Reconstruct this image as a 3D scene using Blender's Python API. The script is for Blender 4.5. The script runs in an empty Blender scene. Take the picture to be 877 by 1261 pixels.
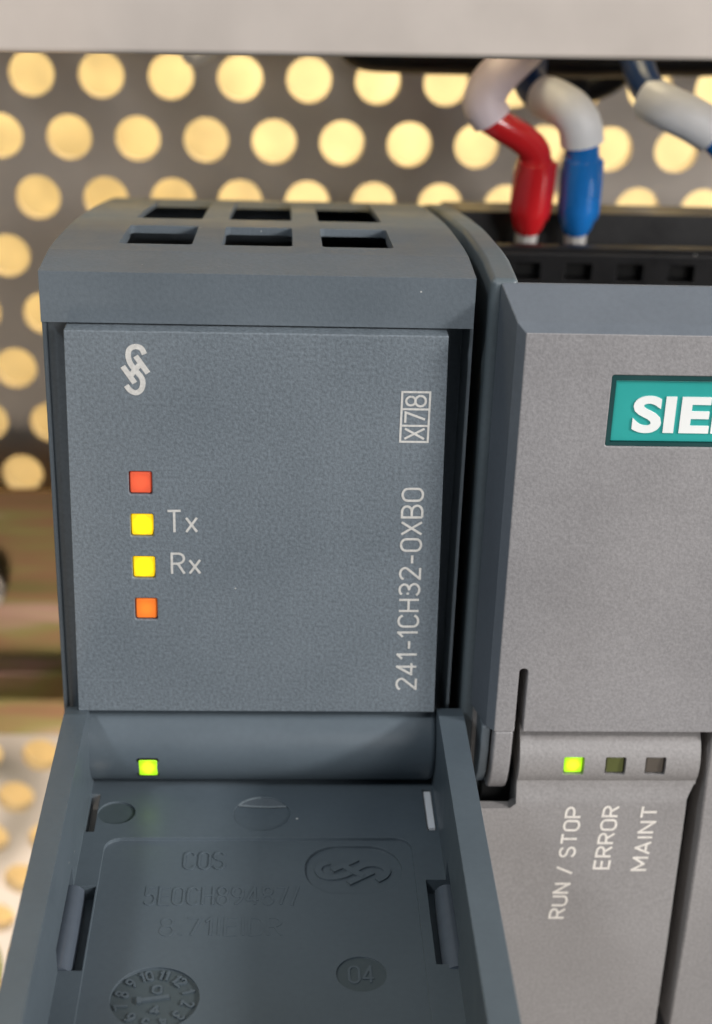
import bpy, bmesh, math, random
from mathutils import Vector, Matrix

random.seed(7)
S = 0.001                      # all dimensions below are millimetres
scene = bpy.context.scene
COL = scene.collection

# ------------------------------------------------------------------ camera
cd = bpy.data.cameras.new('camera'); cam = bpy.data.objects.new('camera', cd); COL.objects.link(cam)
rx, dn, fw = ((0.998727, -0.039991, 0.030738), (0.010614, -0.429140, -0.903176), (0.049310, 0.902352, -0.428169))
loc = (1.5366*S, -103.2036*S, 66.1782*S)
cam.matrix_world = Matrix(((rx[0], -dn[0], -fw[0], loc[0]), (rx[1], -dn[1], -fw[1], loc[1]), (rx[2], -dn[2], -fw[2], loc[2]), (0, 0, 0, 1)))
cd.sensor_fit = 'VERTICAL'; cd.sensor_height = 36.0; cd.lens = 1929.23/1261*36.0
cd.clip_start = 0.005; cd.clip_end = 10.0
cd.dof.use_dof = True; cd.dof.focus_distance = 0.112; cd.dof.aperture_fstop = 36.0
scene.camera = cam

# ------------------------------------------------------------------ ambient room light, lamps, exposure
world = bpy.data.worlds.new('World'); scene.world = world; world.use_nodes = True
bg = world.node_tree.nodes['Background']; bg.inputs[0].default_value = (0.80, 0.90, 1.0, 1); bg.inputs[1].default_value = 0.08

def area(name, pos, target, size, power, color, size_y=None):
    l = bpy.data.lights.new(name, 'AREA'); l.energy = power; l.color = color; l.size = size
    if size_y: l.shape = 'RECTANGLE'; l.size_y = size_y
    o = bpy.data.objects.new(name, l); COL.objects.link(o)
    o.location = Vector(pos); d = Vector(target) - Vector(pos)
    o.rotation_euler = d.to_track_quat('-Z', 'Y').to_euler()
    return o
area('ceiling_lamp', (0.05, -0.38, 0.85), (0, 0.0, 0.0), 0.50, 0.7, (0.96, 0.98, 1.0), 0.28)
area('side_lamp', (0.62, -0.28, 0.30), (0.01, 0, 0.01), 0.075, 4.6, (1.0, 0.96, 0.93), 0.075)
area('room_lamp', (0.36, -0.72, 0.27), (0, 0, 0), 0.34, 3.4, (1.0, 0.97, 0.95), 0.22)
area('far_lamp', (-0.42, -0.40, 0.64), (-0.02, 0, 0), 0.11, 2.0, (0.92, 0.96, 1.0), 0.11)
area('low_fill', (-0.12, -0.50, -0.56), (-0.03, 0.08, -0.09), 0.26, 1.15, (1.0, 0.86, 0.72), 0.20)  # added unseen fill that gives the plate's lower left its bright reflection
# lamps that stand in the lit space behind the perforated plate
area('cabinet_lamp', (0.02, 0.105, 0.17), (0.0, 0.160, 0.02), 0.40, 0.85, (1.0, 0.83, 0.52), 0.05)
area('cabinet_lamp', (0.00, 0.105, -0.26), (0.0, 0.160, -0.10), 0.40, 0.42, (1.0, 0.60, 0.26), 0.05)

scene.view_settings.view_transform = 'Standard'; scene.view_settings.look = 'None'
scene.view_settings.exposure = 0.0; scene.view_settings.gamma = 1.0; scene.view_settings.use_curve_mapping = False
scene.render.engine = 'CYCLES'

# ------------------------------------------------------------------ materials
def lin(r, g, b):
    f = lambda c: (c/255/12.92) if c/255 <= 0.04045 else ((c/255+0.055)/1.055)**2.4
    return (f(r), f(g), f(b), 1)

def plastic(name, col, rough=0.5, grain=0.0004, bump=0.25, var=0.08, dust=0.0, spec=0.5, big=0.06, bdist=0.00006):
    m = bpy.data.materials.new(name); m.use_nodes = True; nt = m.node_tree; N = nt.nodes; L = nt.links
    b = N['Principled BSDF']; b.inputs['Roughness'].default_value = rough
    b.inputs['Specular IOR Level'].default_value = spec
    tc = N.new('ShaderNodeTexCoord')
    n1 = N.new('ShaderNodeTexNoise'); n1.inputs['Scale'].default_value = 1/grain; n1.inputs['Detail'].default_value = 3
    n1.inputs['Roughness'].default_value = 0.6
    n2 = N.new('ShaderNodeTexNoise'); n2.inputs['Scale'].default_value = 110; n2.inputs['Detail'].default_value = 4
    L.new(tc.outputs['Object'], n1.inputs['Vector']); L.new(tc.outputs['Object'], n2.inputs['Vector'])
    # colour = base * (1 + fine + broad)
    def mr(node, a, c):
        x = N.new('ShaderNodeMapRange'); x.inputs['From Min'].default_value = 0.28; x.inputs['From Max'].default_value = 0.72
        x.inputs['To Min'].default_value = 1-a; x.inputs['To Max'].default_value = 1+c; L.new(node.outputs['Fac'], x.inputs['Value']); return x
    a1 = mr(n1, var, var); a2 = mr(n2, big, big)
    mu = N.new('ShaderNodeMath'); mu.operation = 'MULTIPLY'; L.new(a1.outputs[0], mu.inputs[0]); L.new(a2.outputs[0], mu.inputs[1])
    vm = N.new('ShaderNodeVectorMath'); vm.operation = 'SCALE'; vm.inputs[0].default_value = col[:3]; L.new(mu.outputs[0], vm.inputs['Scale'])
    out = vm.outputs[0]
    if dust > 0:
        vo = N.new('ShaderNodeTexVoronoi'); vo.inputs['Scale'].default_value = 620; L.new(tc.outputs['Object'], vo.inputs['Vector'])
        wn = N.new('ShaderNodeMath'); wn.operation = 'LESS_THAN'
        # speck radius differs from cell to cell, most cells have none
        sx = N.new('ShaderNodeSeparateColor'); L.new(vo.outputs['Color'], sx.inputs[0])
        th = N.new('ShaderNodeMapRange'); th.inputs['From Min'].default_value = 1-dust; th.inputs['From Max'].default_value = 1.0
        th.inputs['To Min'].default_value = 0.0; th.inputs['To Max'].default_value = 0.075
        L.new(sx.outputs[0], th.inputs['Value']); L.new(vo.outputs['Distance'], wn.inputs[0]); L.new(th.outputs[0], wn.inputs[1])
        mx = N.new('ShaderNodeMix'); mx.data_type = 'RGBA'; L.new(wn.outputs[0], mx.inputs[0])
        L.new(out, mx.inputs[6]); mx.inputs[7].default_value = (0.55, 0.55, 0.53, 1); out = mx.outputs[2]
    L.new(out, b.inputs['Base Color'])
    bp = N.new('ShaderNodeBump'); bp.inputs['Strength'].default_value = bump; bp.inputs['Distance'].default_value = bdist
    L.new(n1.outputs['Fac'], bp.inputs['Height']); L.new(bp.outputs[0], b.inputs['Normal'])
    rr = N.new('ShaderNodeMapRange'); rr.inputs['From Min'].default_value = 0.3; rr.inputs['From Max'].default_value = 0.7
    rr.inputs['To Min'].default_value = rough*0.74; rr.inputs['To Max'].default_value = min(1, rough*1.28); L.new(n2.outputs['Fac'], rr.inputs['Value'])
    L.new(rr.outputs[0], b.inputs['Roughness'])
    return m

def emitter(name, col, strength, base=None, rough=0.35, hot=None):
    m = bpy.data.materials.new(name); m.use_nodes = True; nt = m.node_tree; N = nt.nodes; L = nt.links
    b = N['Principled BSDF']; b.inputs['Base Color'].default_value = base or col; b.inputs['Roughness'].default_value = rough
    tc = N.new('ShaderNodeTexCoord'); mp = N.new('ShaderNodeMapping'); mp.inputs['Location'].default_value = (-0.5, 0, -0.5); mp.inputs['Scale'].default_value = (1, 0, 1)
    ln = N.new('ShaderNodeVectorMath'); ln.operation = 'LENGTH'
    L.new(tc.outputs['Generated'], mp.inputs['Vector']); L.new(mp.outputs[0], ln.inputs[0])
    n = N.new('ShaderNodeTexNoise'); n.inputs['Scale'].default_value = 1400; L.new(tc.outputs['Object'], n.inputs['Vector'])
    ad = N.new('ShaderNodeMath'); ad.operation = 'MULTIPLY_ADD'; ad.inputs[1].default_value = 0.22; L.new(n.outputs['Fac'], ad.inputs[0]); L.new(ln.outputs['Value'], ad.inputs[2])
    mr = N.new('ShaderNodeMapRange'); mr.interpolation_type = 'SMOOTHSTEP'; mr.inputs['From Min'].default_value = 0.22; mr.inputs['From Max'].default_value = 0.72
    L.new(ad.outputs[0], mr.inputs['Value'])
    cm = N.new('ShaderNodeMix'); cm.data_type = 'RGBA'; cm.inputs[6].default_value = hot or col; cm.inputs[7].default_value = col; L.new(mr.outputs[0], cm.inputs[0])
    st = N.new('ShaderNodeMapRange'); st.inputs['To Min'].default_value = strength*1.25; st.inputs['To Max'].default_value = strength*0.55; L.new(mr.outputs[0], st.inputs['Value'])
    L.new(cm.outputs[2], b.inputs['Emission Color']); L.new(st.outputs[0], b.inputs['Emission Strength'])
    return m

def metal(name, col, rough, metallic=1.0, var=0.2, scale=60):
    m = bpy.data.materials.new(name); m.use_nodes = True; nt = m.node_tree; N = nt.nodes; L = nt.links
    b = N['Principled BSDF']; b.inputs['Metallic'].default_value = metallic
    tc = N.new('ShaderNodeTexCoord'); n = N.new('ShaderNodeTexNoise'); n.inputs['Scale'].default_value = scale; n.inputs['Detail'].default_value = 5
    L.new(tc.outputs['Object'], n.inputs['Vector'])
    mr = N.new('ShaderNodeMapRange'); mr.inputs['From Min'].default_value = 0.3; mr.inputs['From Max'].default_value = 0.7
    mr.inputs['To Min'].default_value = 1-var; mr.inputs['To Max'].default_value = 1+var; L.new(n.outputs['Fac'], mr.inputs['Value'])
    vm = N.new('ShaderNodeVectorMath'); vm.operation = 'SCALE'; vm.inputs[0].default_value = col[:3]; L.new(mr.outputs[0], vm.inputs['Scale'])
    L.new(vm.outputs[0], b.inputs['Base Color'])
    r2 = N.new('ShaderNodeMapRange'); r2.inputs['To Min'].default_value = rough*0.7; r2.inputs['To Max'].default_value = min(1, rough*1.3)
    L.new(n.outputs['Fac'], r2.inputs['Value']); L.new(r2.outputs[0], b.inputs['Roughness'])
    return m

M = {}
M['anthracite'] = plastic('anthracite_plastic', lin(96, 105, 112), 0.50, 0.00030, 0.30, 0.10, 0.08)
M['face'] = plastic('textured_anthracite', lin(111, 120, 127), 0.46, 0.00024, 0.75, 0.27, 0.12)
M['door'] = plastic('door_plastic', lin(85, 96, 104), 0.44, 0.0005, 0.10, 0.04, 0.05)
M['emboss'] = plastic('moulded_lettering', lin(86, 97, 105), 0.42, 0.0005, 0.10, 0.04, 0.0)
M['silver'] = plastic('silver_grey_plastic', lin(143, 141, 142), 0.48, 0.00024, 0.55, 0.15, 0.08)
M['silver2'] = plastic('silver_grey_smooth', lin(146, 143, 142), 0.50, 0.00025, 0.50, 0.13, 0.06)
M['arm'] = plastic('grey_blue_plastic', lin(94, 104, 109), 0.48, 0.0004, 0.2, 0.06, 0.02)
M['black'] = plastic('black_plastic', (0.010, 0.010, 0.011, 1), 0.40, 0.0006, 0.3, 0.2, 0.10, 0.35)
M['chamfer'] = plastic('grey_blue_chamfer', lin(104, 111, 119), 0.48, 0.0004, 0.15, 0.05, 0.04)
M['hole'] = plastic('black_socket_and_shade', (0.004, 0.004, 0.004, 1), 0.6, 0.0006, 0.2, 0.1)
M['print2'] = plastic('bright_print', lin(228, 222, 214), 0.6, 0.0003, 0.2, 0.12)
M['print'] = plastic('white_print', lin(206, 204, 199), 0.6, 0.0003, 0.2, 0.14)
M['teal'] = plastic('teal_plastic', (0.030, 0.36, 0.33, 1), 0.30, 0.002, 0.05, 0.03)
M['teal_dark'] = plastic('dark_teal_rim', (0.008, 0.055, 0.055, 1), 0.4, 0.002, 0.05, 0.03)
M['letter'] = plastic('white_letter', (0.86, 0.88, 0.86, 1), 0.4, 0.002, 0.05, 0.02)
M['duct'] = plastic('light_grey_pvc', lin(196, 186, 177), 0.45, 0.004, 0.08, 0.02, 0.02)
M['red'] = plastic('red_insulation', (0.66, 0.018, 0.024, 1), 0.24, 0.003, 0.06, 0.05)
M['blue'] = plastic('blue_insulation', (0.014, 0.19, 0.60, 1), 0.22, 0.003, 0.06, 0.05)
M['navy'] = plastic('dark_blue_insulation', (0.010, 0.055, 0.19, 1), 0.36, 0.003, 0.06, 0.05)
M['sleeve'] = plastic('white_sleeve', (0.86, 0.89, 0.93, 1), 0.45, 0.002, 0.08, 0.04)
M['pink_sleeve'] = plastic('pinkish_white_sleeve', (0.82, 0.72, 0.79, 1), 0.45, 0.002, 0.08, 0.04)
M['green_yellow'] = plastic('yellow_green_insulation', (0.45, 0.52, 0.03, 1), 0.4, 0.003, 0.06, 0.1)
for k in ('red', 'blue'):
    M[k].node_tree.nodes['Principled BSDF'].inputs['Coat Weight'].default_value = 0.8
    M[k].node_tree.nodes['Principled BSDF'].inputs['Coat Roughness'].default_value = 0.08
M['lug'] = plastic('polished_door_plastic', lin(88, 97, 108), 0.22, 0.0008, 0.06, 0.04)
M['tin'] = metal('tinned_copper', (0.85, 0.83, 0.80), 0.35, 0.5)
M['panel'] = metal('galvanised_sheet', (0.60, 0.54, 0.48), 0.36, 0.60, 0.20, 40)
M['rail'] = metal('passivated_steel', (0.50, 0.37, 0.22), 0.38, 0.75, 0.28, 30)
M['wall'] = plastic('cream_paint', (0.88, 0.74, 0.42, 1), 0.7, 0.01, 0.05, 0.03, 0.0, 0.3, 0.22)
M['led_yellow'] = emitter('lit_yellow_led', (1.0, 0.62, 0.0, 1), 1.35, (0.6, 0.4, 0.02, 1), 0.35, (1.0, 0.78, 0.0, 1))
M['led_green'] = emitter('lit_green_led', (0.36, 0.85, 0.0, 1), 1.35, (0.3, 0.5, 0.02, 1), 0.35, (0.62, 1.0, 0.02, 1))
M['led_red'] = emitter('faint_red_led', (0.75, 0.075, 0.03, 1), 0.42, (0.70, 0.11, 0.05, 1), 0.35, (0.85, 0.11, 0.04, 1))
M['led_orange'] = emitter('faint_orange_led', (0.85, 0.13, 0.01, 1), 0.50, (0.80, 0.20, 0.03, 1), 0.35, (1.0, 0.22, 0.02, 1))
M['led_olive'] = plastic('unlit_olive_led_lens', (0.10, 0.11, 0.035, 1), 0.3, 0.001, 0.05, 0.06)
M['led_dark'] = plastic('unlit_grey_led_lens', (0.10, 0.085, 0.07, 1), 0.3, 0.001, 0.05, 0.06)

# ------------------------------------------------------------------ helpers
def link_mesh(name, me, mat, parent=None, bevel=0, segs=2, smooth=True, angle=32):
    """me in mm -> ONE object in metres"""
    me.transform(Matrix.Scale(S, 4)); me.name = name
    me.materials.clear(); me.materials.append(M[mat])
    if smooth:
        for p in me.polygons: p.use_smooth = True
        me.set_sharp_from_angle(angle=math.radians(angle))
    o = bpy.data.objects.new(name, me); COL.objects.link(o)
    if parent is not None: o.parent = parent
    if bevel:
        b = o.modifiers.new('bevel', 'BEVEL'); b.width = bevel*S; b.segments = segs; b.limit_method = 'ANGLE'
        b.angle_limit = math.radians(32); b.harden_normals = smooth; b.use_clamp_overlap = True
    return o

def fix(me):
    bm = bmesh.new(); bm.from_mesh(me); bmesh.ops.remove_doubles(bm, verts=bm.verts, dist=1e-4)
    bmesh.ops.recalc_face_normals(bm, faces=bm.faces); bm.to_mesh(me); bm.free(); return me

def box_me(x0, x1, y0, y1, z0, z1):
    v = [(x, y, z) for x in (x0, x1) for y in (y0, y1) for z in (z0, z1)]
    f = [(0, 1, 3, 2), (4, 6, 7, 5), (0, 4, 5, 1), (2, 3, 7, 6), (0, 2, 6, 4), (1, 5, 7, 3)]
    me = bpy.data.meshes.new('m'); me.from_pydata(v, [], f); return fix(me)

def prism_me(poly, a, b, axis):
    """extrude a 2-D polygon along an axis: 'x' poly=(y,z), 'z' poly=(x,y), 'y' poly=(x,z)"""
    mp = {'x': lambda p, t: (t, p[0], p[1]), 'z': lambda p, t: (p[0], p[1], t), 'y': lambda p, t: (p[0], t, p[1])}[axis]
    n = len(poly); v = [mp(p, a) for p in poly] + [mp(p, b) for p in poly]
    f = [tuple(range(n)), tuple(range(2*n-1, n-1, -1))] + [(i, (i+1) % n, n+(i+1) % n, n+i) for i in range(n)]
    me = bpy.data.meshes.new('m'); me.from_pydata(v, [], f); return fix(me)

def join_me(ms):
    bm = bmesh.new()
    for m in ms: bm.from_mesh(m)
    me = bpy.data.meshes.new('m'); bm.to_mesh(me); bm.free(); return me

def cut(me, cutters, op='DIFFERENCE'):
    o = bpy.data.objects.new('t', me); COL.objects.link(o); tmp = []
    for c in cutters:
        k = bpy.data.objects.new('k', c); COL.objects.link(k); tmp.append(k)
        b = o.modifiers.new('b', 'BOOLEAN'); b.object = k; b.operation = op; b.solver = 'EXACT'
    dg = bpy.context.evaluated_depsgraph_get(); dg.update()
    r = bpy.data.meshes.new_from_object(o.evaluated_get(dg))
    for k in tmp + [o]: bpy.data.objects.remove(k)
    return r

def rrect(x0, x1, y0, y1, r, n=6):
    out = []
    for cx, cy, a in ((x1-r, y1-r, 0), (x0+r, y1-r, 90), (x0+r, y0+r, 180), (x1-r, y0+r, 270)):
        for i in range(n+1):
            t = math.radians(a+90*i/n); out.append((cx+r*math.cos(t), cy+r*math.sin(t)))
    return out

def circ(cx, cy, r, n=32, ry=None):
    return [(cx+r*math.cos(2*math.pi*i/n), cy+(ry or r)*math.sin(2*math.pi*i/n)) for i in range(n)]

def catmull(p, n=8):
    p = [Vector(q) for q in p]; q = [2*p[0]-p[1]] + p + [2*p[-1]-p[-2]]; out = []
    for i in range(1, len(q)-2):
        for k in range(n):
            t = k/n; a, b, c, d = q[i-1:i+3]
            out.append(0.5*((2*b)+(c-a)*t+(2*a-5*b+4*c-d)*t*t+(3*b-a-3*c+d)*t**3))
    out.append(p[-1]); return out

def tube_me(path, rad, n=20, flat=1.0):
    """round tube along a list of Vectors; rad is a number or a list"""
    P = [Vector(q) for q in path]; R = rad if isinstance(rad, (list, tuple)) else [rad]*len(P)
    v = []; f = []; up = Vector((0, 1, 0.13)).normalized()
    for i, c in enumerate(P):
        t = (P[min(i+1, len(P)-1)]-P[max(i-1, 0)]).normalized(); a = t.cross(up).normalized(); b = a.cross(t)
        for k in range(n):
            w = 2*math.pi*k/n; v.append(c + a*(R[i]*flat*math.cos(w)) + b*(R[i]*math.sin(w)))
    for i in range(len(P)-1):
        for k in range(n):
            f.append((i*n+k, i*n+(k+1) % n, (i+1)*n+(k+1) % n, (i+1)*n+k))
    f.append(tuple(range(n))); f.append(tuple(range(len(P)*n-1, (len(P)-1)*n-1, -1)))
    me = bpy.data.meshes.new('m'); me.from_pydata(v, [], f); return fix(me)

def empty(name, p=(0, 0, 0)):
    o = bpy.data.objects.new(name, None); COL.objects.link(o); o.empty_display_size = 0.005; return o

def tag(o, label, cat, group=None):
    o['label'] = label; o['category'] = cat
    if group: o['group'] = group
    return o

def text_me(body, cap, origin, dx, dy, length=None, bold=0.0, depth=0.02, spacing=1.0, shear=0.0, center=False):
    """printed or moulded text: capital height cap, run along dx, letters stand along dy (mm)"""
    c = bpy.data.curves.new('t', 'FONT'); c.body = body; c.size = 1; c.extrude = 0.5; c.offset = bold; c.space_character = spacing; c.shear = shear
    c.resolution_u = 6
    o = bpy.data.objects.new('t', c); COL.objects.link(o)
    dg = bpy.context.evaluated_depsgraph_get(); dg.update()
    me = bpy.data.meshes.new_from_object(o.evaluated_get(dg)); bpy.data.objects.remove(o)
    xs = [v.co.x for v in me.vertices]; ys = [v.co.y for v in me.vertices]
    x0, x1 = min(xs), max(xs); capn = 0.72 if not any(ch in body for ch in 'XTRHBE') else None
    y0 = 0.0; y1 = max(ys)
    k = cap/(y1-y0); kx = (length/(x1-x0)) if length else k
    dx = Vector(dx).normalized(); dy = Vector(dy).normalized(); nz = dx.cross(dy)
    off = -(x0+x1)/2 if center else -x0
    offy = -(y0+y1)/2 if center else 0.0
    for v in me.vertices:
        v.co = Vector(origin) + dx*((v.co.x+off)*kx) + dy*((v.co.y-y0+offy)*k) + nz*((v.co.z+0.5)*depth)
    return me

def ribbon_me(paths, w, origin, dx, dy, depth):
    dx = Vector(dx).normalized(); dy = Vector(dy).normalized(); nz = dx.cross(dy); ms = []
    for n, p in enumerate(paths):
        p = [Vector((a, b)) for a, b in p]; v = []; f = []; dd = depth*(1+0.08*(n % 7))
        for i, c in enumerate(p):
            t = (p[min(i+1, len(p)-1)]-p[max(i-1, 0)]).normalized(); q = Vector((-t.y, t.x))*w/2
            for s in (q, -q):
                for h in (0, dd):
                    e = c+s; v.append(Vector(origin)+dx*e.x+dy*e.y+nz*h)
        for i in range(len(p)-1):
            a, b = 4*i, 4*i+4
            f += [(a+1, b+1, b+3, a+3), (a, b, b+1, a+1), (a+2, a+3, b+3, b+2), (a, a+2, b+2, b)]
        e = 4*(len(p)-1); f += [(0, 1, 3, 2), (e, e+2, e+3, e+1)]
        me = bpy.data.meshes.new('m'); me.from_pydata(v, [], f); ms.append(fix(me))
    return join_me(ms)

# plain engraved-style lettering: every glyph is a few strokes of even width
def arc(cx, cy, ax, ay, a0, a1, n=10):
    return [(cx+ax*math.cos(math.radians(a0+(a1-a0)*i/n)), cy+ay*math.sin(math.radians(a0+(a1-a0)*i/n))) for i in range(n+1)]
W = 0.50
oval = arc(.25, .75, .25, .25, 0, 180) + arc(.25, .25, .25, .25, 180, 360) + [(.5, .75)]
GL = {
 '0': (W, [oval]), 'O': (W, [oval]), '1': (.26, [[(0, .76), (.2, 1), (.2, 0)]]),
 '2': (W, [arc(.25, .75, .25, .25, 165, -20) + [(.02, 0), (.5, 0)]]),
 '3': (W, [arc(.24, .76, .24, .24, 150, -80) + arc(.24, .26, .26, .26, 85, -155)]),
 '4': (.52, [[(.36, 0), (.36, 1), (0, .26), (.52, .26)]]), '5': (W, [[(.46, 1), (.08, 1), (.05, .55)] + arc(.24, .31, .26, .31, 130, -150)]),
 '6': (W, [arc(.25, .28, .25, .28, 0, 360, 16), arc(.5, .3, .5, .7, 180, 105)]), '7': (.48, [[(0, 1), (.48, 1), (.16, 0)]]),
 '8': (W, [arc(.25, .76, .21, .24, 0, 360, 16), arc(.25, .27, .25, .27, 0, 360, 16)]),
 '9': (W, [arc(.25, .72, .25, .28, 0, 360, 16), arc(0, .7, .5, .7, 0, -75)]), '-': (.34, [[(0, .42), (.34, .42)]]), '/': (.34, [[(0, -.05), (.34, 1.05)]]),
 ' ': (.16, []), '.': (.1, [[(.0, .06), (.1, .06)]]),
 'A': (.54, [[(0, 0), (.27, 1), (.54, 0)], [(.09, .3), (.45, .3)]]),
 'B': (W, [[(0, 0), (0, 1), (.24, 1)] + arc(.24, .76, .23, .24, 90, -90) + [(0, .52)], arc(.25, .26, .25, .26, 90, -90) + [(0, 0)]]),
 'C': (W, [arc(.25, .75, .25, .25, 10, 180) + arc(.25, .25, .25, .25, 180, 350)]),
 'D': (W, [[(0, 0), (0, 1), (.2, 1)] + arc(.2, .7, .3, .3, 90, 0) + arc(.2, .3, .3, .3, 0, -90) + [(0, 0)]]),
 'E': (.44, [[(.44, 1), (0, 1), (0, 0), (.44, 0)], [(0, .53), (.4, .53)]]), 'H': (W, [[(0, 0), (0, 1)], [(W, 0), (W, 1)], [(0, .52), (W, .52)]]),
 'I': (.06, [[(.03, 0), (.03, 1)]]), 'M': (.6, [[(0, 0), (0, 1), (.3, .25), (.6, 1), (.6, 0)]]), 'N': (W, [[(0, 0), (0, 1), (W, 0), (W, 1)]]),
 'P': (W, [[(0, 0), (0, 1), (.24, 1)] + arc(.24, .73, .26, .27, 90, -90) + [(0, .46)]]),
 'R': (W, [[(0, 0), (0, 1), (.24, 1)] + arc(.24, .75, .25, .25, 90, -90) + [(0, .5)], [(.24, .5), (.5, 0)]]),
 'S': (W, [arc(.25, .76, .24, .24, 15, 250) + arc(.25, .25, .25, .26, 75, -165)]), 'T': (.52, [[(0, 1), (.52, 1)], [(.26, 1), (.26, 0)]]),
 'U': (W, [[(0, 1)] + arc(.25, .26, .25, .26, 180, 360) + [(.5, 1)]]), 'X': (.52, [[(0, 0), (.52, 1)], [(0, 1), (.52, 0)]]),
 'x': (.42, [[(0, 0), (.42, .66)], [(0, .66), (.42, 0)]]),
}
def strokes(body, cap, origin, dx, dy, length=None, w=0.17, depth=0.012, gap=0.21, center=False):
    paths = []; x = 0
    for ch in body:
        wd, ps = GL[ch]
        for p in ps: paths.append([(x+a, b) for a, b in p])
        x += wd+gap
    x -= gap; k = cap-w; kx = ((length-w)/x) if length else k
    ox, oy = (-x*kx/2, -k/2) if center else (w/2, w/2)
    paths = [[(a*kx+ox, b*k+oy) for a, b in p] for p in paths]
    sp = []                                   # split strokes at sharp corners and let the ends overlap there
    for p in paths:
        cur = [Vector(p[0])]
        for i in range(1, len(p)):
            a, b = Vector(p[i-1]), Vector(p[i])
            if (b-a).length < 1e-6: continue
            cur.append(b)
            if i < len(p)-1 and (Vector(p[i+1])-b).length > 1e-6:
                d0 = (b-a).normalized(); d1 = (Vector(p[i+1])-b).normalized()
                if d0.dot(d1) < 0.72:
                    cur[-1] = b+d0*w*0.4; sp.append(cur); cur = [b-d1*w*0.4]
        sp.append(cur)
    paths = [[tuple(q) for q in p] for p in sp if len(p) > 1]
    return ribbon_me(paths, w, origin, dx, dy, depth)

# interlaced monogram: one S stroke, two slanted bars and a cross bar, in a 1.0 high box
def monogram(sx, sy, rot=False):
    def q(px, py): return ((px-450)/720, (500-py)/720)
    s = catmull([q(*a) for a in ((608, 262), (555, 178), (450, 152), (352, 196), (328, 290), (362, 400), (450, 505), (540, 600), (566, 690), (530, 790), (440, 835), (345, 800), (278, 728))], 6)
    bars = [[q(228, 445), q(330, 570), q(428, 690)], [q(455, 290), q(560, 420), q(660, 540)], [q(345, 600), q(440, 490), q(540, 400)]]
    out = []
    for p in [s]+bars:
        out.append([((-b*sy, a*sx) if rot else (a*sx, b*sy)) for a, b in p])
    return out

# ------------------------------------------------------------------ setting: lit cabinet wall behind the plate
o = link_mesh('wall', box_me(-230, 230, 165, 170, -330, 220), 'wall'); o['kind'] = 'structure'

# perforated mounting plate
PX, PZ, RH = 7.97, 7.19, 2.62
X0, Z0 = -27.35, 33.55
def perforated(x0, x1, z0, z1, y, th):
    v = []; f = []; n = 28
    rows0 = int(math.floor((z0-Z0)/PZ)); rows1 = int(math.ceil((z1-Z0)/PZ))
    for r in range(rows0, rows1+1):
        zc = Z0 + r*PZ; off = (r % 2)*PX/2
        c0 = int(math.floor((x0-X0)/PX)); c1 = int(math.ceil((x1-X0)/PX))
        for c in range(c0, c1+1):
            xc = X0 + c*PX + off; b = len(v)
            for k in range(n):
                a = 2*math.pi*(k+0.5)/n; ca, sa = math.cos(a), math.sin(a)
                m = min(PX/2/max(abs(ca), 1e-6), PZ/2/max(abs(sa), 1e-6))
                v += [(xc+RH*ca, y, zc+RH*sa), (xc+RH*ca, y+th, zc+RH*sa), (xc+m*ca, y, zc+m*sa)]
            cor = []
            for sx, sz in ((1, 1), (-1, 1), (-1, -1), (1, -1)):
                cor.append(len(v)); v.append((xc+sx*PX/2, y, zc+sz*PZ/2))
            for k in range(n):
                i, j = b+3*k, b+3*((k+1) % n)
                f.append((i, j, j+1, i+1))
                a0 = 2*math.pi*(k+0.5)/n; a1 = 2*math.pi*(k+1.5)/n; corner = None
                for q, (sx, sz) in enumerate(((1, 1), (-1, 1), (-1, -1), (1, -1))):
                    ac = math.atan2(sz*PZ, sx*PX) % (2*math.pi)
                    if a0 < ac < a1: corner = cor[q]
                f.append((i, i+2, j+2, j) if corner is None else (i, i+2, corner, j+2, j))
    me = bpy.data.meshes.new('m'); me.from_pydata(v, [], f); return me
pp = link_mesh('perforated_plate', perforated(-92, 98, -150, 84, 82, 1.9), 'panel', smooth=False)
tag(pp, 'perforated grey metal mounting plate with warm light shining through round holes', 'plate')

# hat-section mounting rail
hat = [(82, -15.5), (74.9, -15.5), (74.9, -16.6), (80.2, -16.9), (80.4, -23.2), (81.4, -24.0)]
RY = 75.0
prof = [(RY, -16), (RY+1, -16), (RY+1, -20.6), (81.6, -21.2), (81.6, -47.0), (RY+1, -47.6), (RY+1, -52), (RY, -52), (RY, -46.4), (80.5, -45.8), (80.5, -22.4), (RY, -21.8)]
def iridescent(m):
    nt = m.node_tree; N = nt.nodes; L = nt.links; b = N['Principled BSDF']
    tc = N.new('ShaderNodeTexCoord'); mp = N.new('ShaderNodeMapping'); mp.inputs['Scale'].default_value = (25, 40, 190)
    n = N.new('ShaderNodeTexNoise'); n.inputs['Scale'].default_value = 1.0; n.inputs['Detail'].default_value = 3
    L.new(tc.outputs['Object'], mp.inputs['Vector']); L.new(mp.outputs[0], n.inputs['Vector'])
    cr = N.new('ShaderNodeValToRGB'); L.new(n.outputs['Fac'], cr.inputs[0]); e = cr.color_ramp.elements
    e[0].position = 0.30; e[0].color = (0.22, 0.18, 0.07, 1); e[1].position = 0.72; e[1].color = (0.46, 0.40, 0.20, 1)
    for p, c in ((0.42, (0.33, 0.18, 0.10, 1)), (0.52, (0.30, 0.27, 0.10, 1)), (0.62, (0.55, 0.33, 0.28, 1))):
        q = e.new(p); q.color = c
    L.new(cr.outputs[0], b.inputs['Base Color'])
iridescent(M['rail'])
rail = tag(link_mesh('mounting_rail', prism_me(prof, -95, 98, 'x'), 'rail', bevel=0.25), 'brownish steel hat-section mounting rail at left behind the grey module', 'rail')

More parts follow.
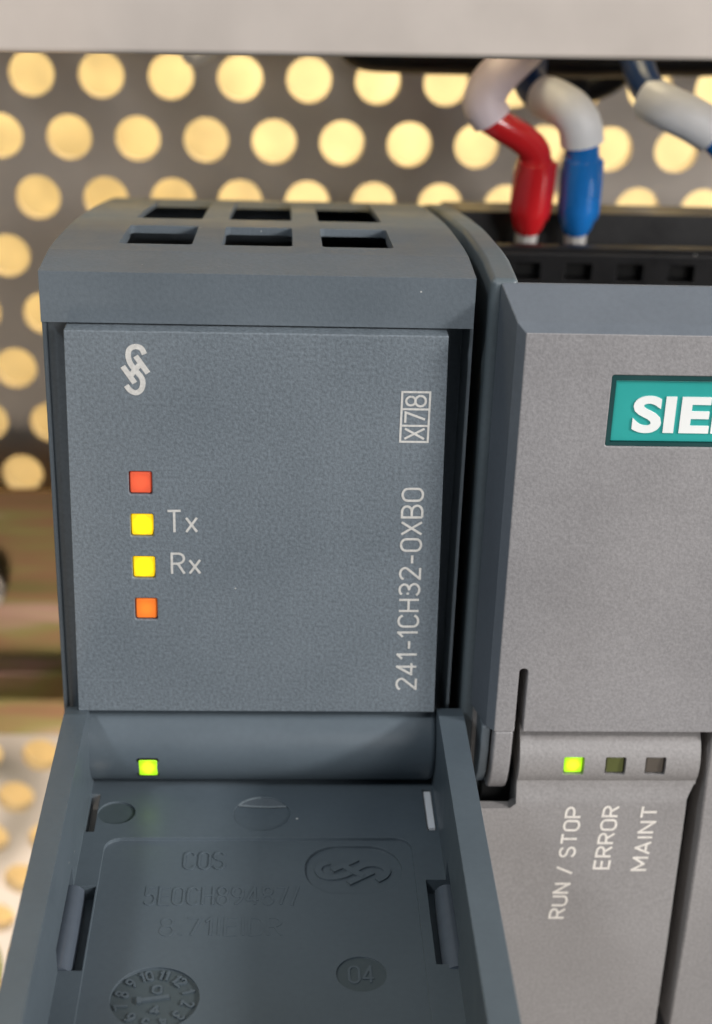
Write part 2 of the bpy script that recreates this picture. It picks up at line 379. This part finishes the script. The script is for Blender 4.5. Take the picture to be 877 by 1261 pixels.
sc = cut(prism_me(circ(-37.4, -31.5, 3.6, 28), 77.8, 80.4, 'y'), [box_me(-40, -31, 77, 78.4, -31.9, -31.1)])
link_mesh('screw', sc, 'panel', rail, bevel=0.5)

# ------------------------------------------------------------------ wiring duct
duct = empty('wiring_duct')
tag(duct, 'pale grey plastic wiring duct running across the top of the picture', 'duct')
def rolled(me):
    me.transform(Matrix.Rotation(-0.012, 4, 'Y')); return me
link_mesh('cover', rolled(box_me(-90, 110, 24.6, 26.2, 45.35, 100)), 'duct', duct, bevel=0.6, segs=3)
link_mesh('base', rolled(box_me(-90, 110, 79.6, 81.2, 46.9, 100)), 'duct', duct, bevel=0.3)
for k in range(15):
    x = -88 + k*12.6
    link_mesh('finger', rolled(box_me(x, x+7.6, 26.6, 79.2, 46.9, 48.3)), 'duct', duct, bevel=0.2)

# ------------------------------------------------------------------ communication module
mod = empty('communication_module')
tag(mod, 'dark grey communication module with its lower door open and two yellow lights', 'module')
TOP0 = [(1.2, 34.6), (6.5, 34.62), (10, 34.3), (14, 33.8), (20, 33.0), (26, 32.0), (32, 30.95), (38, 29.8), (45, 28.4), (52, 26.9), (60, 24.8)]
TOP = [TOP0[0]] + [tuple(q) for q in catmull(TOP0[1:], 7)]
outer = prism_me([(1.2, 30.95)] + TOP + [(60, 18), (6.7, 18), (6.7, 30.95)], -15.05, 15.05, 'x')
inner = prism_me([(6.9, 7), (6.9, 31.4), (3.0, 31.4)] + [(3.0, 33.5)] + [(y, z-(0.95 if y < 19 else 0.5)) for y, z in TOP[1:-1:2]] + [(58, 7)], -13.9, 13.9, 'x')
vents = []
for xa, xb in ((-10.35, -5.0), (-2.85, 2.35), (4.55, 9.8)):
    for ya, yb in ((9.2, 18.6), (24.2, 47.0)):
        vents.append(prism_me(rrect(xa, xb, ya, yb, 0.35, 3), 28, 38, 'z'))
cover = cut(outer, [inner, join_me(vents)])
link_mesh('top_cover', cover, 'anthracite', mod, bevel=0.22, smooth=False)
# body core below the cover, with a channel at each side of the front plate
body = prism_me([(2.4, -40), (2.4, 30.7), (6.4, 30.7), (6.6, 17.8), (60, 17.8), (60, -40)], -15.2, 15.25, 'x')
body = cut(body, [box_me(-14.85, 14.95, 1, 6.3, -50, 40)])
link_mesh('side_ledge', box_me(-14.84, -13.0, 2.9, 6.2, -7, 30.6), 'anthracite', mod)
link_mesh('housing', body, 'anthracite', mod, bevel=0.18, smooth=False)
link_mesh('vent_shade_fill', prism_me([(7.2, 18.2), (7.2, 30.6)] + [(y, z-4.2) for y, z in TOP[2:-2:4]] + [(55, 18.2)], -13.5, 13.5, 'x'), 'hole', mod, smooth=False)  # black fill added so the vents read as an unlit interior
# front plate
def rectcut(x, z, w, h, y0=-3, y1=9, r=0.12): return prism_me(rrect(x-w/2, x+w/2, z-h/2, z+h/2, r, 2), y0, y1, 'y')
LED = [(-8.42, 19.32, 'led_red'), (-8.40, 15.94, 'led_yellow'), (-8.36, 12.48, 'led_yellow'), (-8.28, 8.99, 'led_orange')]
plate = prism_me([(-13.70, 0.0), (13.80, 0.0), (13.22, 30.80), (-13.36, 30.80)], 0, 6.2, 'y')
plate = cut(plate, [join_me([rectcut(x, z, 1.66, 1.82) for x, z, _ in LED])])
fp = link_mesh('front_plate', plate, 'face', mod, bevel=0.32, segs=3, smooth=False)
for (x, z, m) in LED:
    link_mesh('indicator_light', prism_me(rrect(x-0.76, x+0.76, z-0.84, z+0.84, 0.15, 3), 0.10, 1.5, 'y'), m, mod, bevel=0.12)
F = -0.012   # prints lie just proud of the plate
link_mesh('logo', ribbon_me(monogram(2.9, 3.6), 0.38, (-8.5, F, 27.95), (1, 0, 0), (0, 0, 1), 0.012), 'print', fp, smooth=False)
link_mesh('lettering', strokes('Tx', 1.90, (-6.62, F, 15.32), (1, 0, 0.03), (0, 0, 1), 2.30, 0.18), 'print', fp, smooth=False)
link_mesh('lettering', strokes('Rx', 1.85, (-6.38, F, 11.90), (1, 0, 0.03), (0, 0, 1), 2.25, 0.18), 'print', fp, smooth=False)
link_mesh('lettering', strokes('241-1CH32-0XB0', 1.66, (12.33, F, 2.02), (-0.014, 0, 1), (-1, 0, -0.01), 17.2, 0.175), 'print', fp, smooth=False)
fr = []
zc = [22.82, 24.06, 25.32, 26.62]
def strip(a, b, w=0.15):   # thin printed rule from a to b (x,z)
    return ribbon_me([[a, b]], w, (0, F, 0), (1, 0, 0), (0, 0, 1), 0.012)
xa, xb = 10.16, 12.14
fr = [strip((xa, zc[0]-.07), (xa, zc[3]+.07)), strip((xb, zc[0]-.07), (xb, zc[3]+.07))] + [strip((xa+0.08, z), (xb-0.08, z)) for z in zc]
link_mesh('lettering_frame', join_me(fr), 'print', fp, smooth=False)
for ch, z in zip('X78', zc):
    link_mesh('lettering', strokes(ch, 1.56, (11.94, F, z+0.15), (0, 0, 1), (-1, 0, 0), 0.95, 0.16), 'print', fp, smooth=False)

# rounded hinge bar with the green light
BY, BZ, BR = 2.55, -3.75, 3.55
bar = prism_me([(BY+BR*math.cos(t), BZ+BR*math.sin(t)) for t in [2*math.pi*i/150 for i in range(150)]], -13.75, 14.05, 'x')
LA = math.radians(15)
lx, ly, lz = -8.42, BY-BR*math.cos(LA), BZ-BR*math.sin(LA)
def led_block(x, y, z, ang, w, h, d, out):
    me = prism_me(rrect(-w/2, w/2, -h/2, h/2, 0.16, 3), -out, d, 'y')
    me.transform(Matrix.Translation((x, y, z)) @ Matrix.Rotation(ang, 4, 'X')); return me
hb = link_mesh('hinge_bar', bar, 'door', mod, bevel=0.4, segs=4, smooth=False)
link_mesh('light_rim', led_block(lx, ly, lz, LA, 1.68, 2.00, 0.9, -0.06), 'hole', hb)
link_mesh('indicator_light', led_block(lx, ly, lz, LA, 1.46, 1.76, 0.75, 0.03), 'led_green', mod, bevel=0.12)

# open door, lying level: floor, two side walls, front lip
DX0, DX1, DI0, DI1 = -14.70, 16.02, -12.95, 14.05
ZF, ZT = -7.2, 0.3
wallp = [(-40, -8.7), (2.2, -8.7), (2.6, -7.0), (2.4, -2.0), (0.9, -0.2), (-1.0, ZT), (-40, ZT)]
dm = prism_me(wallp, DX0, DX1, 'x')
dm = cut(dm, [prism_me([(-38.4, ZF), (9, ZF), (9, 9), (-38.4, 9)], DI0, DI1, 'x')])
well = rrect(-11.25, 11.85, -33, -6.35, 1.3, 8)
dm = cut(dm, [prism_me(well, ZF-0.28, 0, 'z')])
pk = [box_me(-14.1, -11.35, -20.8, -12.0, -8.5, -5.4), box_me(12.6, 15.2, -20.3, -11.3, -8.5, -5.4)]
slits = [box_me(-12.9, -12.2, -5.6, -0.8, -9.5, -6), box_me(13.2, 13.9, -5.4, 0.0, -9.5, -6)]
ZW = ZF-0.28
marks = [prism_me(circ(-10.72, -3.2, 1.44), ZF-0.16, 0, 'z'), prism_me(circ(0.48, -3.3, 2.2), ZF-0.16, 0, 'z'),
         prism_me(circ(7.48, -20.9, 1.72), ZW-0.14, -5, 'z'), prism_me(circ(-6.3, -23.1, 2.95, 48), ZW-0.22, -5, 'z'),
         prism_me(rrect(3.75, 10.95, -12.6, -6.95, 2.6, 8), ZW-0.26, -5, 'z')]
dm = cut(dm, [join_me(pk + slits)])
dm = cut(dm, [join_me(marks)])
door = link_mesh('door', dm, 'door', mod, bevel=0.16, segs=3, smooth=False)
def lug(xc):
    return tube_me([Vector((xc, y, -7.95)) for y in (-20.75, -20.2, -19, -17, -15, -13.2, -12.05)], [1.0, 1.0, 1.0, 1.0, 0.98, 0.95, 0.9], 24)
link_mesh('snap_lug', lug(-13.0), 'lug', door)
link_mesh('snap_lug', lug(14.1), 'lug', door)
link_mesh('slit_light_strip', box_me(13.3, 13.85, -5.0, -0.3, -7.8, -7.24), 'sleeve', door, bevel=0.05)  # pale strip added for the lit controller showing through the slit
M['insert'] = plastic('mould_insert_finish', lin(72, 83, 88), 0.5, 0.0006, 0.12, 0.05)
M['scuff'] = plastic('scuffed_plastic', lin(128, 138, 143), 0.6, 0.0003, 0.3, 0.25)
for cx, cy, r, z in ((-10.72, -3.2, 1.42, ZF-0.16), (7.48, -20.9, 1.69, ZW-0.14), (-6.3, -23.1, 2.92, ZW-0.22)):
    link_mesh('mould_mark', prism_me(circ(cx, cy, r, 40), z-0.1, z+0.012, 'z'), 'insert', door, smooth=False)
# pale scuffed crescent on the middle ejector mark
cres = [(0.48+2.14*math.cos(math.radians(a)), -3.3+2.14*math.sin(math.radians(a))) for a in range(28, 153, 5)]
link_mesh('scuff_mark', prism_me(cres, ZF-0.15, ZF-0.06, 'z'), 'anthracite', door, smooth=False)
link_mesh('scuff_edge', ribbon_me([[cres[0], (1.1, cres[0][1]-0.08), (-0.2, cres[0][1]-0.02), cres[-1]], [(c[0], c[1]) for c in cres[-1:12:-1]]], 0.16, (0, 0, ZF-0.06), (1, 0, 0), (0, 1, 0), 0.02), 'scuff', door, smooth=False)
def emb(body, cap, org, length, name='moulded_lettering', d=0.07, sp=1.0):
    link_mesh(name, strokes(body, cap, org, (1, 0, 0), (0, 1, 0), length, 0.17, d), 'emboss', door, smooth=False)
emb('COS', 2.15, (-5.25, -9.85, ZW), 3.15)
emb('5E0CH89487/', 2.1, (-7.85, -13.85, ZW), 11.2, d=0.045)
emb('8.71IEIDR', 2.0, (-6.5, -17.1, ZW), 8.6, d=0.03)
emb('04', 1.75, (6.55, -21.75, ZW-0.14), 1.85)
link_mesh('moulded_logo', ribbon_me(monogram(4.6, 5.4, True), 0.50, (7.35, -9.75, ZW-0.26), (1, 0, 0), (0, 1, 0), 0.16), 'emboss', door, smooth=False)
# date stamp: ring of numbers round an arrow
nums = []
for k in range(1, 13):
    a = math.radians(90 - (k-10.6)*30); c = Vector((-6.3+2.25*math.cos(a), -23.1+2.25*math.sin(a), ZW-0.22))
    nums.append(strokes(str(k), 0.95, c, (math.sin(a), -math.cos(a), 0), (math.cos(a), math.sin(a), 0), None, 0.15, 0.12, center=True))
nums.append(ribbon_me([[(-1.05, -0.15), (0.95, 0.22)], [(-1.05, 0.12), (-1.0, -0.42)]], 0.30, (-6.3, -23.1, ZW-0.22), (1, 0, 0), (0, 1, 0), 0.18))
nums.append(strokes('0', 0.85, (-6.2, -22.2, ZW-0.22), (1, 0, 0), (0, 1, 0), 0.7, 0.15, 0.12, center=True))
nums.append(strokes('4', 0.85, (-6.2, -24.1, ZW-0.22), (1, 0, 0), (0, 1, 0), 0.7, 0.15, 0.12, center=True))
link_mesh('date_stamp', join_me(nums), 'emboss', door, smooth=False)

# ------------------------------------------------------------------ controller beside it
cpu = empty('controller')
tag(cpu, 'light silver-grey controller with teal name badge and a green run light', 'controller')
XR = 62.0
# raised upper cover: back ring, bevel ring and front face
rings = [(1.6, 16.80, 34.30), (1.2, 16.80, 34.30), (-1.95, 17.62, 32.55), (-2.7, 18.18, 32.02)]
v = []; f = []
ZB = 0.0
for y, xl, zt in rings:
    v += [(xl, y, ZB), (xl, y, zt), (XR, y, zt), (XR, y, ZB)]
for i in range(len(rings)-1):
    a, b = 4*i, 4*i+4
    f += [(a, b, b+1, a+1), (a+1, b+1, b+2, a+2), (a+2, b+2, b+3, a+3), (a+3, b+3, b, a)]
f += [(12, 15, 14, 13), (0, 1, 2, 3)]
cm = bpy.data.meshes.new('m'); cm.from_pydata(v, [], f); fix(cm)
BX0, BZ0, BZ1 = 24.36, 23.80, 29.10
cm = cut(cm, [prism_me(rrect(BX0, 50, BZ0, BZ1, 0.12, 2), -5, -1.9, 'y'), prism_me(rrect(19.72, 20.38, -2, 5.6, 0.32, 4), -5, 1.0, 'y')])
# taper of the left edge towards the bottom, as moulded
uc = link_mesh('upper_cover', cm, 'silver', cpu, bevel=0.16, segs=3, smooth=False)
uc.data.materials.append(M['chamfer'])           # flanks take a darker grey-blue, the front the silver finish
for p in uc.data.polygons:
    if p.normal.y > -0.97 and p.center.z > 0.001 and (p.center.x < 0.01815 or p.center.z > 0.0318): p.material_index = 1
# tongue left of the slot, bending back under
tp = [(-2.7, 0.0), (-2.68, -1.1), (-2.55, -2.6), (-2.3, -4.0), (-1.9, -5.1), (-1.3, -6.0), (-0.5, -6.6)]
tin = [(y+1.5, z+0.1) for y, z in reversed(tp)]
link_mesh('tongue', prism_me(tp+tin, 18.18, 19.68, 'x'), 'silver', uc, bevel=0.22)
link_mesh('tongue_side', prism_me([(-1.9, 0.0), (-1.8, -2.6), (-1.4, -4.6), (-0.4, -6.1), (1.2, -6.4), (1.6, 0.0)], 17.3, 18.05, 'x'), 'anthracite', uc, bevel=0.15)
# name badge
bd = link_mesh('badge', box_me(BX0+0.34, 50.0, -2.42, -1.95, BZ0+0.28, BZ1-0.40), 'teal', cpu, bevel=0.10)
link_mesh('badge_rim', cut(box_me(BX0+0.02, 49.99, -2.62, -1.92, BZ0+0.02, BZ1-0.02), [box_me(BX0+0.33, 60, -3, -1, BZ0+0.27, BZ1-0.39)]), 'teal_dark', bd)
link_mesh('badge_lettering', text_me('SIEMENS', 2.62, (26.12, -2.42, 24.92), (1, 0, -0.003), (0, 0, 1), 16.9, 0.034, 0.09, 1.0), 'letter', bd, bevel=0.03, smooth=False)
# side wall of the controller: the curved arm between module and terminals
arm = prism_me([(1.3, 31.05)] + TOP + [(60, -38), (1.3, -38)], 16.05, 18.05, 'x')
link_mesh('side_wall', arm, 'arm', cpu, bevel=0.45, segs=3)
link_mesh('base_housing', box_me(18.1, XR, 1.65, 43.0, -40, 17.5), 'black', cpu)  # coloured black so the joints over it read as shaded gaps
# rounded light bar running into the lower cover
def lower_profile():
    p = []
    for i in range(0, 61):
        a = math.radians(100 + i*1.87); p.append((0.55+3.1*math.cos(a), -3.25+3.1*math.sin(a)))
    p += [(-2.09, -5.2), (-2.12, -5.5), (-2.18, -5.8), (-2.25, -6.1), (-2.33, -6.4), (-2.40, -6.75), (-2.45, -7.2), (-2.75, -20), (-2.80, -30.0), (-2.5, -31.5), (-1.6, -32.8), (-0.2, -33.4), (1.4, -33.6), (1.4, -0.3)]
    return p
lc = prism_me(lower_profile(), 17.0, 34.55, 'x')
CL = [(24.66, 'led_green'), (27.92, 'led_olive'), (31.06, 'led_dark')]
lc = cut(lc, [join_me([rectcut(x, -3.30, 1.62, 1.66, -5, -1.75) for x, _ in CL] + [prism_me([(33.95, -45), (33.95, -6.5), (34.45, -5.2), (40, -5.2), (40, -45)], -9, 9, 'y')]),
              prism_me([(10, -7.3), (19.9, -7.3), (20.4, -6.9), (20.4, 3), (10, 3)], -9, 0.9, 'y'),
              box_me(10, 20.38, -1.5, 3, -16, -6)])
lcv = link_mesh('lower_cover', lc, 'silver2', cpu, bevel=0.20, segs=3, smooth=False)
link_mesh('notch_shade', box_me(18.1, 20.35, 0.4, 1.3, -15.9, -0.5), 'hole', cpu)  # black slab added to stand for the notch's unlit depth
for x, m in CL:
    link_mesh('indicator_light', prism_me(rrect(x-0.70, x+0.70, -4.02, -2.58, 0.15, 3), -2.28, -1.6, 'y'), m, cpu, bevel=0.12)
TY = -2.72
def ctext(body, x, z0, length, cap=1.38):
    me = strokes(body, cap, (x, -2.75+(z0+20)*0.0234-0.012, z0), (0.05, 0.0234, 1), (-1, 0, 0), length, 0.20, 0.012)
    link_mesh('lettering', me, 'print2', lcv, smooth=False)
ctext('RUN / STOP', 25.22, -18.05, 10.95)
ctext('ERROR', 28.42, -13.15, 6.15)
ctext('MAINT', 31.50, -13.3, 6.3)
# neighbouring cover past the dark joint
rc = link_mesh('right_cover', prism_me([(-2.3, -0.35), (-2.45, -6.0), (-2.7, -10), (-2.75, -20), (-2.4, -31), (1.4, -31), (1.4, -0.35)], 35.25, XR, 'x'), 'silver2', cpu, bevel=0.25)

# ------------------------------------------------------------------ black terminal block behind the controller's upper cover
tb = empty('terminal_block')
tag(tb, 'black plug-in terminal block under the wire ends behind the controller', 'terminal block')
XS = [20.3 + 2.5 + 5.06*k for k in range(8)]
tbm = prism_me([(44.0, 17.6), (44.0, 24.3), (44.5, 24.6), (46.0, 24.4), (46.6, 23.4), (53.0, 22.6), (53.4, 25.9), (60, 25.2), (60, 17.6)], 18.3, XR, 'x')
cuts = []
for x in XS:
    cuts.append(box_me(x+1.35, x+3.9, 43, 46.2, 21.6, 23.3))
    cuts.append(prism_me(circ(x+2.6, 49.0, 1.35, 16), 21, 30, 'z'))
tbm = cut(tbm, [join_me(cuts)])
link_mesh('body', tbm, 'black', tb, bevel=0.2)
link_mesh('ridge', box_me(18.4, XR-0.5, 44.3, 45.6, 24.55, 24.85), 'black', tb, bevel=0.12)
for x in XS[:6]:
    link_mesh('clamp', box_me(x+1.4, x+3.85, 45.4, 46.1, 21.7, 23.2), 'hole', tb)

# ------------------------------------------------------------------ wires
def P(u, w, y):
    """point seen towards (u,w) of the picture on the vertical plane at depth y (mm), as measured on the photograph"""
    d = Vector((rx[0]*(u-438.5)/1929.23 + dn[0]*(w-630.5)/1929.23 + fw[0], rx[1]*(u-438.5)/1929.23 + dn[1]*(w-630.5)/1929.23 + fw[1], rx[2]*(u-438.5)/1929.23 + dn[2]*(w-630.5)/1929.23 + fw[2]))
    k = (y+103.2036)/d.y; return Vector((1.5366, -103.2036, 66.1782)) + d*k
def ferrule(wire, a, b, c, mat, rmax):
    """tinned pin a, cone from a to collar, collar up to c"""
    ax = (c-a).normalized(); L = (c-a).length
    prof = [(0.0, 0.62), (0.10, 0.80), (0.30, 0.98), (0.36, 1.0), (0.80, 1.0), (0.90, 0.95), (0.985, 0.90), (1.0, 0.84)]
    link_mesh('ferrule_collar', tube_me([a+ax*L*t for t, _ in prof], [rmax*r for _, r in prof], 28), mat, wire)
    link_mesh('collar_rib', tube_me([a+ax*L*t+Vector((rmax*0.86, -rmax*0.28, 0)) for t in (0.18, 0.3, 0.6, 0.97)], [0.10, 0.34, 0.36, 0.30], 10), mat, wire)
    pm = tube_me([a-ax*2.6, a-ax*0.2, a+ax*0.3], [0.95, 1.05, 1.0], 10, 1.1); link_mesh('pin', pm, 'tin', wire, bevel=0.1)
def wire_thing(name, label):
    w = empty(name); tag(w, label, 'wire', 'wires above the terminal block'); return w

w1 = wire_thing('wire', 'red wire with dusky white sleeve ending in a red ferrule, leftmost at the terminals')
ferrule(w1, P(649, 284, 49), None, P(660, 196, 47.5), 'red', 2.02)
pr = catmull([P(656, 215, 47.6), P(660, 190, 47.5), P(645, 172, 47), P(618, 155, 46.6), P(598, 142, 46.6)], 8)
link_mesh('insulation', tube_me(pr, 1.48), 'red', w1)
link_mesh('marker_sleeve', tube_me(catmull([P(606, 147, 46.6), P(596, 128, 46.6), P(604, 104, 47.5), P(624, 82, 50), P(648, 58, 54), P(660, 30, 58)], 8), 1.98), 'pink_sleeve', w1)
w2 = wire_thing('wire', 'blue wire with short white sleeve ending in a blue ferrule, beside the red one')
ferrule(w2, P(709, 285, 49), None, P(717, 192, 47.5), 'blue', 2.05)
link_mesh('insulation', tube_me(catmull([P(716, 205, 47.6), P(717, 184, 47.5), P(715, 168, 47.3), P(708, 152, 47.3)], 8), 1.68), 'blue', w2)
link_mesh('marker_sleeve', tube_me(catmull([P(717, 176, 47.3), P(714, 154, 47.2), P(703, 137, 47.8), P(686, 126, 50), P(672, 120, 52)], 8), 2.10), 'sleeve', w2)
link_mesh('wire_core', tube_me(catmull([P(690, 128, 50), P(672, 120, 52.4), P(657, 108, 54.5), P(652, 90, 57), P(656, 55, 60)], 8), 1.72), 'navy', w2)
w3 = wire_thing('wire', 'dark blue wire with long white sleeve slanting out of the picture at upper right')
link_mesh('wire_core', tube_me(catmull([P(775, 40, 56), P(785, 76, 54), P(795, 104, 51), P(815, 128, 48.6)], 8), 1.62), 'navy', w3)
link_mesh('marker_sleeve', tube_me(catmull([P(800, 122, 50), P(822, 133, 48.2), P(850, 146, 47.5), P(876, 162, 47.5)], 8), 2.12), 'sleeve', w3)
link_mesh('insulation', tube_me(catmull([P(866, 156, 47.5), P(880, 166, 47.5), P(900, 190, 47.5), P(906, 240, 48)], 8), 1.72), 'blue', w3)
# black cables sagging behind the duct
c1 = tag(link_mesh('cable', tube_me(catmull([P(425, 20, 66), P(440, 62, 66), P(500, 70, 66), P(570, 72, 67), P(640, 74, 67), P(720, 76, 66), P(800, 74, 66), P(900, 70, 66), P(940, 30, 66)], 8), 1.7), 'black'), 'black cable in the shade below the wiring duct at right', 'cable')
c2 = tag(link_mesh('cable', tube_me(catmull([P(560, 30, 72), P(620, 66, 72), P(690, 96, 72), P(720, 110, 73), P(760, 92, 72), P(800, 40, 72)], 8), 1.5), 'black'), 'black looping cable hanging between the white sleeves', 'cable')
c3 = tag(link_mesh('cable', tube_me(catmull([P(215, 30, 70), P(228, 60, 70), P(240, 72, 70), P(262, 58, 70), P(280, 20, 70)], 8), 0.8), 'sleeve'), 'thin pale cable peeking out below the wiring duct at left', 'cable')
# earth wire at the lower left edge
pe = tag(link_mesh('earth_wire', tube_me(catmull([P(-60, 1120, 66), P(-30, 1150, 64), P(-14, 1195, 62), P(-26, 1240, 62), P(-70, 1290, 62)], 8), 1.9), 'green_yellow'), 'yellow-green earth wire at the lower left edge beside the open door', 'wire')
